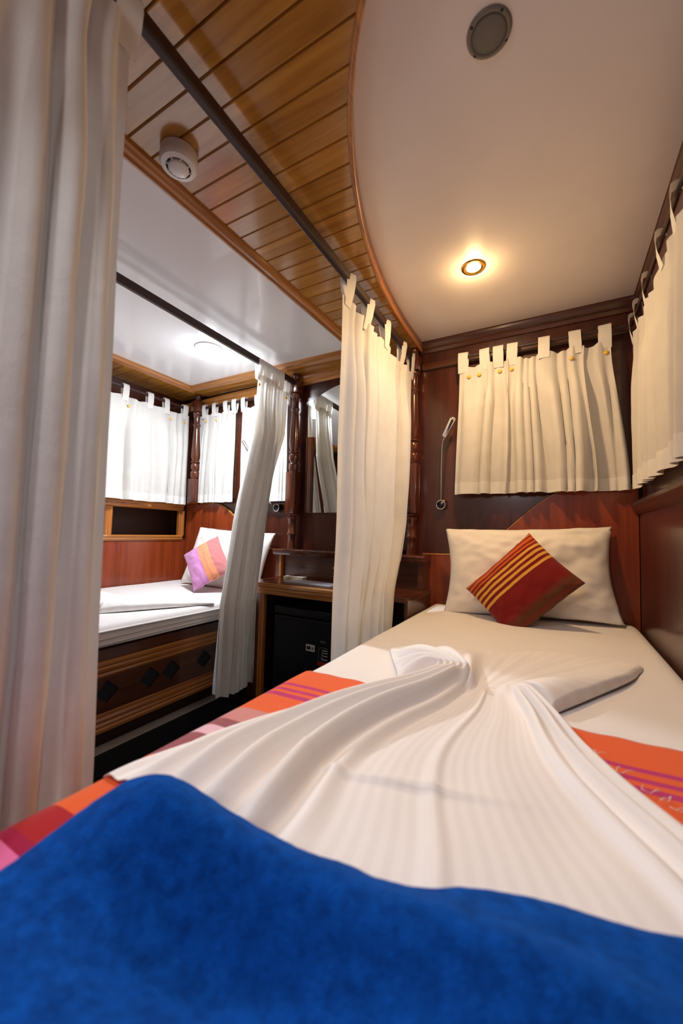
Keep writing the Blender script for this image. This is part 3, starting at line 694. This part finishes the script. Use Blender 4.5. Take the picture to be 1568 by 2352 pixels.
# satin-striped sheet material
m, nt, b = new_mat('satin_stripe_sheet')
tc = N(nt, 'ShaderNodeTexCoord'); wv_ = N(nt, 'ShaderNodeTexWave'); wv_.inputs['Scale'].default_value = 1.0; wv_.wave_profile = 'SIN'
uv = N(nt, 'ShaderNodeUVMap')
mp = N(nt, 'ShaderNodeMapping'); mp.inputs['Scale'].default_value = (12, 0, 0)
nt.links.new(uv.outputs[0], mp.inputs['Vector']); nt.links.new(mp.outputs[0], wv_.inputs['Vector'])
rp = ramp(nt, [(.42, srgb(238, 232, 229)), (.58, srgb(242, 237, 234))]); nt.links.new(wv_.outputs[0], rp.inputs[0]); nt.links.new(rp.outputs[0], b.inputs['Base Color'])
rr = ramp(nt, [(.42, (.75, .75, .75)), (.58, (.6, .6, .6))]); nt.links.new(wv_.outputs[0], rr.inputs[0]); nt.links.new(rr.outputs[0], b.inputs['Roughness'])
b.inputs['Sheen Weight'].default_value = .1; M['satin'] = m
def sheet_obj(label, group=None):
    bm = bmesh.new(); uvl = bm.loops.layers.uv.new('UVMap')
    def g(fn, nu, nv, uf):
        vs = [[(bm.verts.new(fn(i/nu, j/nv)), (uf(i/nu), j/nv)) for i in range(nu+1)] for j in range(nv+1)]
        for j in range(nv):
            for i in range(nu):
                q = (vs[j][i], vs[j][i+1], vs[j+1][i+1], vs[j+1][i]); f = bm.faces.new([a[0] for a in q])
                for lp, a in zip(f.loops, q): lp[uvl].uv = a[1]
    g(skz, 200, 110, lambda u: u); g(fan, 200, 50, lambda u: u)
    bmesh.ops.remove_doubles(bm, verts=bm.verts[:], dist=.0002)
    o = obj('folded_sheet', bm, 'satin', None, True)
    md = o.modifiers.new('thick', 'SOLIDIFY'); md.thickness = .0014; md.offset = 1
    return tag(o, label, 'sheet', group)
fs = sheet_obj('white striped sheet folded into a pinched fan on the near bed', 'sheets folded like fans')
# loose threads at the sheet's edge on the runner
rnd = random.Random(5)
for k, (x, y_) in enumerate([(.045, .735), (.075, .70), (.10, .665), (.125, .64), (.115, .655)]):
    pts = [(x+.011*math.cos(a*1.3+k)*(.4+a/8)+.002*a, y_+.007*math.sin(a*1.7+k), mat_top(x, y_)+.0085+.003*abs(math.sin(a*2+k))) for a in [j*.08 for j in range(58)]]
    obj('thread', tube(pts, .0004, 6), 'sheet', fs, True)

# blue fleece blanket in the foreground
EDGE = [(-.46, .25), (-.43, .285), (-.409, .308), (-.38, .322), (-.355, .326), (-.28, .333), (-.196, .338), (-.111, .352), (-.028, .386), (.037, .402), (.087, .419), (.2, .455), (.29, .48)]
BX0, BX1 = -.441, .288
def bl(u, v):
    uu = u if True else 0
    # denser near the left edge
    x = BX0+(BX1-BX0)*(uu**1.35)
    ye = interps(EDGE, x); vv = v**1.6; y_ = ye+(-.28-ye)*vv
    d1 = ye-y_; d2 = x-(BX0+.006*math.sin(y_*18))
    R = .055
    rd = lambda d: math.sqrt(max(0, 1-(1-min(d/R, 1))**2))
    T = .046+.024*math.exp(-((x+.365)/.07)**2-((y_-.29)/.09)**2)
    h = T*min(rd(d1), rd(d2))**.9
    # soft folds: a ridge running from the middle of the far edge to the left, a hollow in front of it
    h += .022*math.exp(-((y_-(.262+.10*(x+.28)))/.030)**2)*sm((x+.42)/.10)*(1-sm((x+.02)/.16))
    h -= .036*math.exp(-((y_-(.195+.14*(x+.28)))/.045)**2-((x+.22)/.13)**2)
    h += .012*math.exp(-((x-.05)/.09)**2)*sm((.42-y_)/.2)
    h += .006*nz(x*7, y_*7, 11)+.0012*nz(x*45, y_*45, 4)+.0006*nz(x*120, y_*120, 6)
    k = min(rd(d1), rd(d2)); 
    return (x+.0008*nz(x*60, y_*60, 1), y_+.004*nz(x*22, 3.3, 1), mat_top(x, y_)+.008+max(0, h)*1.0 if k > .02 else mat_top(x, y_)+.006)
o = tag(obj('blanket', grid(bl, 260, 220), 'fleece', None, True), 'folded blue fleece blanket filling the foreground of the near bed', 'blanket')

# ------------------------------------------------------------------ far bunk
XK = -1.4925
bk = thing('bunk_base', 'far bunk base with teak mouldings and diamond cut-outs', 'bunk', (0, 0, 0))
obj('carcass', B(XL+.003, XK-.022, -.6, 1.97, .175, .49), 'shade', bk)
# front panel built round the diamond holes
dia = [.768, .895, 1.073, 1.177, 1.36, .59, .46]
bm = bmesh.new(); py0, py1, pz0, pz1 = -.6, 1.97, .245, .38; zc_, dy, dz = .322, .046, .043
ys = sorted(dia); prev = py0
xf, xb = XK-.012, XK-.02
def quad(a): bm.faces.new([bm.verts.new((xf, p, q)) for p, q in a])
for i, c in enumerate(ys):
    l = c-dy; r_ = c+dy
    lo = max(l, prev)
    if lo > prev: quad([(prev, pz0), (lo, pz0), (lo, pz1), (prev, pz1)])
    quad([(lo, pz0), (c, pz0), (c, zc_-dz), (l, zc_)] if lo == l else [(lo, pz0), (c, pz0), (c, zc_-dz), (lo, zc_)])
    quad([(lo, pz1), (l if lo == l else lo, zc_), (c, zc_+dz), (c, pz1)])
    nxt = ys[i+1]-dy if i+1 < len(ys) else 9
    re = min(r_, (r_+nxt)/2) if nxt < r_ else r_
    quad([(c, pz0), (re, pz0), (re, zc_), (c, zc_-dz)]); quad([(c, pz1), (c, zc_+dz), (re, zc_), (re, pz1)])
    prev = re
quad([(prev, pz0), (py1, pz0), (py1, pz1), (prev, pz1)])
obj('front_panel', bm, 'dark_y', bk)
for c in dia:   # dark recess of every cut-out
    obj('diamond_cutout', extrude_poly([(c-dy, zc_), (c, zc_-dz), (c+dy, zc_), (c, zc_+dz)], 'x', XK-.0215, XK-.0165), 'slot', bk)
railp = [(0, 0), (.006, .004), (.010, .012), (.007, .020), (.012, .026), (.016, .038), (.014, .046), (.018, .052), (.018, .066), (.012, .070), (0, .070)]
obj('top_rail', sweep((XK-.02, -.6, .375), (XK-.02, 1.97, .375), railp, (1, 0, 0), (0, 0, 1)), 'teak_y', bk)
obj('top_board', B(XK-.03, XK-.004, -.6, 1.97, .445, .487), 'dark_y', bk)
obj('bottom_rail', sweep((XK-.02, -.6, .178), (XK-.02, 1.97, .178), [(0, 0), (.018, 0), (.02, .012), (.014, .018), (.017, .026), (.012, .034), (.015, .044), (.010, .054), (.012, .066), (.004, .070), (0, .070)], (1, 0, 0), (0, 0, 1)), 'teak_y', bk)
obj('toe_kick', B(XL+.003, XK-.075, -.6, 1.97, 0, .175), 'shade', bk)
stp = struct(obj('floor', B(XK-.073, XK+.004, -.6, 1.60, 0.001, .097), 'floor'), 'dark step with a grey carpet strip along the foot of the far bunk', 'step')
obj('carpet_strip', B(XK-.068, XK-.012, -.6, 1.59, .0972, .1005, .001), 'carpet', stp)
p2 = mattress(XL+.01, XK-.004, -.6, 1.965, .497, .578, None, R=.035)
tag(obj('mattress', grid(mfn(p2, -.6, 1.965, .03, .578), len(p2)-1, 90), 'sheet', None, True), 'white sheeted mattress on the far bunk', 'mattress')
bmw = bmesh.new()
for zz, rr in ((.527, .004), (.552, .005), (.508, .0035)):
    tube([(XK-.002+.002*math.sin(yy*7+zz*90), yy, zz+.002*math.sin(yy*5+zz*40)) for yy in [-.55+.05*k for k in range(50)]], rr, 8, bmw)
obj('sheet_folds', bmw, 'sheet', bpy.data.objects['mattress.001'], True)
fs2 = fs.copy(); COL.objects.link(fs2); fs2.location = (-1.70, .10, -.034)
fs2['label'] = 'white sheet folded into a low fan on the far bunk'
# cubby shelf along the hull
sh = thing('wall_shelf', 'row of dark open cubbies in teak frames under the hull window of the far bunk', 'shelf')
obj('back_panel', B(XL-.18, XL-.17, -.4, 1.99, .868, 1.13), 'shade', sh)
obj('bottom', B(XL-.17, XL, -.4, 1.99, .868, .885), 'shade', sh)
obj('top_rail', sweep((XL, -.4, 1.082), (XL, 1.95, 1.082), [(-.2, .03), (-.2, .055), (.012, .055), (.020, .048), (.022, .038), (.014, .030), (.016, .018), (.006, .004), (0, 0), (-.02, 0)], (1, 0, 0), (0, 0, 1)), 'teak_y', sh)
obj('bottom_rail', sweep((XL, -.4, .862), (XL, 1.95, .862), [(-.02, 0), (.006, .002), (.014, .012), (.012, .022), (.018, .030), (.006, .040), (-.02, .040)], (1, 0, 0), (0, 0, 1)), 'teak_y', sh)
for yy in (.30, .86, 1.405, 1.945):
    obj('stile', sweep((XL, yy, .90), (XL, yy, 1.084), [(-.02, -.024), (.004, -.024), (.010, -.016), (.008, -.006), (.012, 0), (.008, .006), (.010, .016), (.004, .024), (-.02, .024)], (1, 0, 0), (0, 1, 0)), 'teak_z', sh)
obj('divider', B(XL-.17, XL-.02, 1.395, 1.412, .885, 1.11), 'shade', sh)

# ------------------------------------------------------------------ desk between the beds
DY, DZ = 1.61, .676
dk = thing('desk', 'dark glossy desk with a moulded teak front edge under the mirror', 'desk')
obj('top', B(-1.478, -.565, DY+.012, 1.976, DZ-.026, DZ, .002), 'post', dk)
fe = [(.02, 0), (.0, 0), (-.004, -.006), (-.004, -.018), (.002, -.023), (-.001, -.028), (-.001, -.036), (.004, -.040), (.002, -.045), (.004, -.058), (.02, -.058)]
obj('front_edge', sweep((-1.425, DY, DZ), (-.66, DY, DZ), fe, (0, 1, 0), (0, 0, 1)), 'teak_x', dk)
obj('side_panel', B(-1.478, -1.40, DY+.03, 1.998, 0, DZ-.026), 'dark', dk)
obj('stile', sweep((-1.385, DY+.02, 0), (-1.385, DY+.02, DZ-.058), [(-.016, 0), (-.012, -.006), (-.004, -.004), (0, -.010), (.006, -.004), (.012, -.006), (.016, 0), (.016, .02), (-.016, .02)], (1, 0, 0), (0, 1, 0)), 'teak_z', dk)
obj('side_panel', B(-.585, -.57, DY+.02, 1.976, 0, DZ-.026), 'dark', dk)
# raised hutch on the desk
HY = 1.835
ht = thing('desk_hutch', 'low dark hutch with a moulded top shelf at the back of the desk', 'shelf', (0, 0, 0))
obj('top_shelf', B(-1.48, -.568, HY+.01, 1.977, .815, .846), 'post', ht)
obj('front_moulding', sweep((-1.49, HY+.012, .846), (-.563, HY+.012, .846), [(.004, 0), (-.010, -.001), (-.015, -.006), (-.015, -.012), (-.008, -.016), (-.010, -.024), (-.002, -.034), (.004, -.036)], (0, 1, 0), (0, 0, 1)), 'post', ht)
obj('front_panel', B(-1.44, -.58, HY+.045, HY+.055, DZ, .816), 'dark', ht)
obj('stile', B(-1.455, -1.438, HY+.02, HY+.05, DZ, .812, .003), 'teak_z', ht)
obj('side', B(-1.478, -1.456, HY+.022, 1.977, DZ, .815), 'dark', ht)
obj('side', B(-.60, -.575, HY+.022, 1.977, DZ, .815), 'dark', ht)
obj('knob', lathe([(.003, 0), (.003, .008), (.008, .012), (.010, .018), (.006, .024), (0, .025)], 16, mtx=Matrix.Translation((-1.078, HY+.045, .752)) @ Matrix.Rotation(PI/2, 4, 'X')), 'brass', ht, True)
fp = thing('picture_frame', 'narrow dark framed panel on the wall beside the near post', 'frame')
bm = B(-.745, -.71, YB-.006, YB-.001, .88, 1.14); obj('panel', bm, 'shade', fp)
for a, b2, c, d in ((-.762, -.745, .86, 1.16), (-.71, -.69, .86, 1.16), (-.745, -.71, 1.14, 1.16), (-.745, -.71, .86, .88)):
    obj('frame_bar', B(a, b2, YB-.016, YB-.001, c, d, .003), 'dark', fp)
# things on the desk
np_ = thing('notepad', 'small cream notepad lying at the back of the desk', 'notepad', (-1.33, 1.85, DZ)); np_.rotation_euler = (0, 0, .05)
obj('pages', B(-.065, .065, -.022, .022, .0, .012), 'note', np_); obj('cover', B(-.066, .066, -.0225, .0225, .012, .0135), 'paper', np_)
tr = thing('paper_folder', 'flat pale folder lying on the desk in front of the notepad', 'folder', (-1.135, 1.735, DZ)); tr.rotation_euler = (0, 0, -.10)
obj('sheets', B(-.15, .15, -.055, .055, 0, .004), 'paper', tr); obj('cover', B(-.152, .152, -.057, .057, .004, .0065, .001), 'tray', tr)
# mini fridge
FX0, FX1, FY = -1.325, -.76, 1.66
fr = thing('mini_fridge', 'black mini fridge under the desk with a white sticker on its door', 'fridge')
obj('cabinet', B(FX0, FX1, FY+.045, 1.97, .02, .555, .008), 'fridge', fr)
dr = obj('door', B(FX0, FX1, FY, FY+.038, .03, .508, .010), 'fridge', fr)
obj('top_panel', B(FX0, FX1, FY, FY+.04, .514, .555, .008), 'fridge', fr)
obj('handle_groove', B(FX0+.03, FX1-.03, FY-.0015, FY+.004, .488, .499), 'black', dr)
for x in (FX0+.06, FX1-.06): obj('foot', lathe([(0, 0), (.016, 0), (.016, .022), (0, .022)], 16, mtx=Matrix.Translation((x, FY+.08, 0))), 'black', fr)
st_ = obj('sticker', B(-1.112, -1.06, FY-.0012, FY, .352, .385), 'paper', dr)
def flat(x0, x1, z0, z1, mat, d=.0016): return obj('printed_patch', B(x0, x1, FY-d, FY-.0011, z0, z1), mat, dr)
flat(-1.107, -1.084, .360, .376, 'sticker_dark'); flat(-1.078, -1.066, .360, .374, 'sticker_grey')
def text(s, x, z, size, mat):
    cu_ = bpy.data.curves.new('txt', 'FONT'); cu_.body = s; cu_.size = size; cu_.extrude = .0003
    to = bpy.data.objects.new('txt', cu_); COL.objects.link(to)
    dg = bpy.context.evaluated_depsgraph_get(); me = bpy.data.meshes.new_from_object(to.evaluated_get(dg))
    bpy.data.objects.remove(to, do_unlink=True)
    me.materials.clear(); me.materials.append(M[mat])
    o = bpy.data.objects.new('lettering', me); COL.objects.link(o); o.location = (x, FY-.0006, z); o.rotation_euler = (PI/2, 0, 0); o.parent = dr
    return o
text('SMA', -1.028, .403, .016, 'grey_print')
def stroke(pts, r, mat): return obj('printed_mark', tube([(x, FY-.0008, z) for x, z in pts], r, 6), mat, dr)
stroke([(-.985, .378), (-1.025, .380), (-1.034, .374), (-1.036, .362), (-1.037, .332), (-1.037, .318)], .0008, 'grey_print')
stroke([(-1.015, .368), (-.985, .367)], .0018, 'pale_print')
stroke([(-.985, .355), (-1.014, .357), (-1.016, .342), (-.985, .341)], .0018, 'pale_print')
stroke([(-1.02, .332), (-1.015, .326), (-1.005, .323), (-.985, .323)], .0018, 'pale_print')
flat(-1.042, -.97, .292, .312, 'red_print', .0014); 
text('WI', -1.030, .295, .016, 'pale_print'); text('FF', -1.018, .3135, .007, 'grey_print')

# mirror with an arched top
mx0, mx1 = -1.365, -.768; mc = (mx0+mx1)/2
pts = [(mx0, 1.068), (mx0, 1.742)]
for k in range(1, 24):
    t_ = k/24; x = mx0+(mx1-mx0)*t_; pts.append((x, 1.742+.105*math.sin(PI*t_)**.8))
pts += [(mx1, 1.742), (mx1, 1.068)]
mr = thing('mirror', 'frameless arched mirror on the wall over the desk', 'mirror')
obj('mirror_glass', extrude_poly(pts, 'y', YB-.012, YB-.007), 'mirror', mr)
obj('backing', extrude_poly([(mc+(x-mc)*.995, z) for x, z in pts], 'y', YB-.007, YB-.0005), 'black', mr)
obj('reflection_strip', sweep((-1.340, YB-.013, 1.07), (-1.340, YB-.013, 1.535), [(-.022, 0), (-.022, -.016), (-.016, -.020), (-.010, -.016), (-.004, -.021), (.002, -.016), (.008, -.021), (.014, -.016), (.02, -.012), (.02, 0)], (1, 0, 0), (0, 1, 0)), 'post', mr)  # solid ribbed strip added to imitate a wooden edge reflected in the glass

# reading lamps
def reading_lamp(loc, neck, head, label):
    r = thing('reading_lamp', label, 'lamp', loc, 'bedside reading lamps')
    ry = Matrix.Rotation(PI/2, 4, 'X')
    obj('wall_base', lathe([(0, 0), (.024, 0), (.0245, .022), (.023, .026)], 28, mtx=ry), 'black', r, True)
    obj('chrome_ring', lathe([(.0235, .020), (.0255, .022), (.0255, .029), (.0215, .031), (.0205, .029)], 28, mtx=ry), 'chrome', r, True)
    obj('switch_face', lathe([(.021, .027), (.020, .029), (.003, .029), (.0026, .031), (0, .0312)], 28, mtx=ry), 'black', r, True)
    obj('brass_screw', lathe([(0, .028), (.004, .027), (.005, .02), (.005, .0)], 12, mtx=Matrix.Translation((.018, -.002, .020)) @ ry), 'brass', r, True)
    pts = []
    n = len(neck)
    for i in range(n-1):
        p0, p1, p2, p3 = (Vector(neck[max(0, min(n-1, j))]) for j in (i-1, i, i+1, i+2))
        for k in range(8):
            t = k/8; pts.append(.5*((2*p1)+(p2-p0)*t+(2*p0-5*p1+4*p2-p3)*t*t+(3*p1-p0-3*p2+p3)*t**3))
    pts.append(Vector(neck[-1]))
    obj('gooseneck', tube(pts, .0032, 10), 'chrome', r, True)
    a, c = Vector(head[0]), Vector(head[1]); d = (c-a); Ln = d.length
    mt = Matrix.Translation(a) @ d.to_track_quat('Z', 'Y').to_matrix().to_4x4()
    obj('lamp_head', lathe([(0, 0), (.010, 0), (.0145, .004), (.015, .010), (.0155, Ln-.016), (.0145, Ln-.008), (.010, Ln-.002), (0, Ln)], 24, mtx=mt), 'chrome', r, True)
    return r
reading_lamp((-.521, YB, 1.105), [(.0, -.02, .022), (.001, -.026, .11), (.004, -.035, .22), (.012, -.05, .31), (.032, -.062, .355)], [(.022, -.062, .338), (.074, -.085, .432)], 'chrome gooseneck reading lamp left of the near bed window')
reading_lamp((-1.584, YB, 1.10), [(-.002, -.028, .02), (-.012, -.075, .03), (-.05, -.10, .13), (-.11, -.11, .26), (-.165, -.115, .35)], [(-.148, -.115, .335), (-.215, -.125, .435)], 'chrome gooseneck reading lamp over the far bunk pillow')
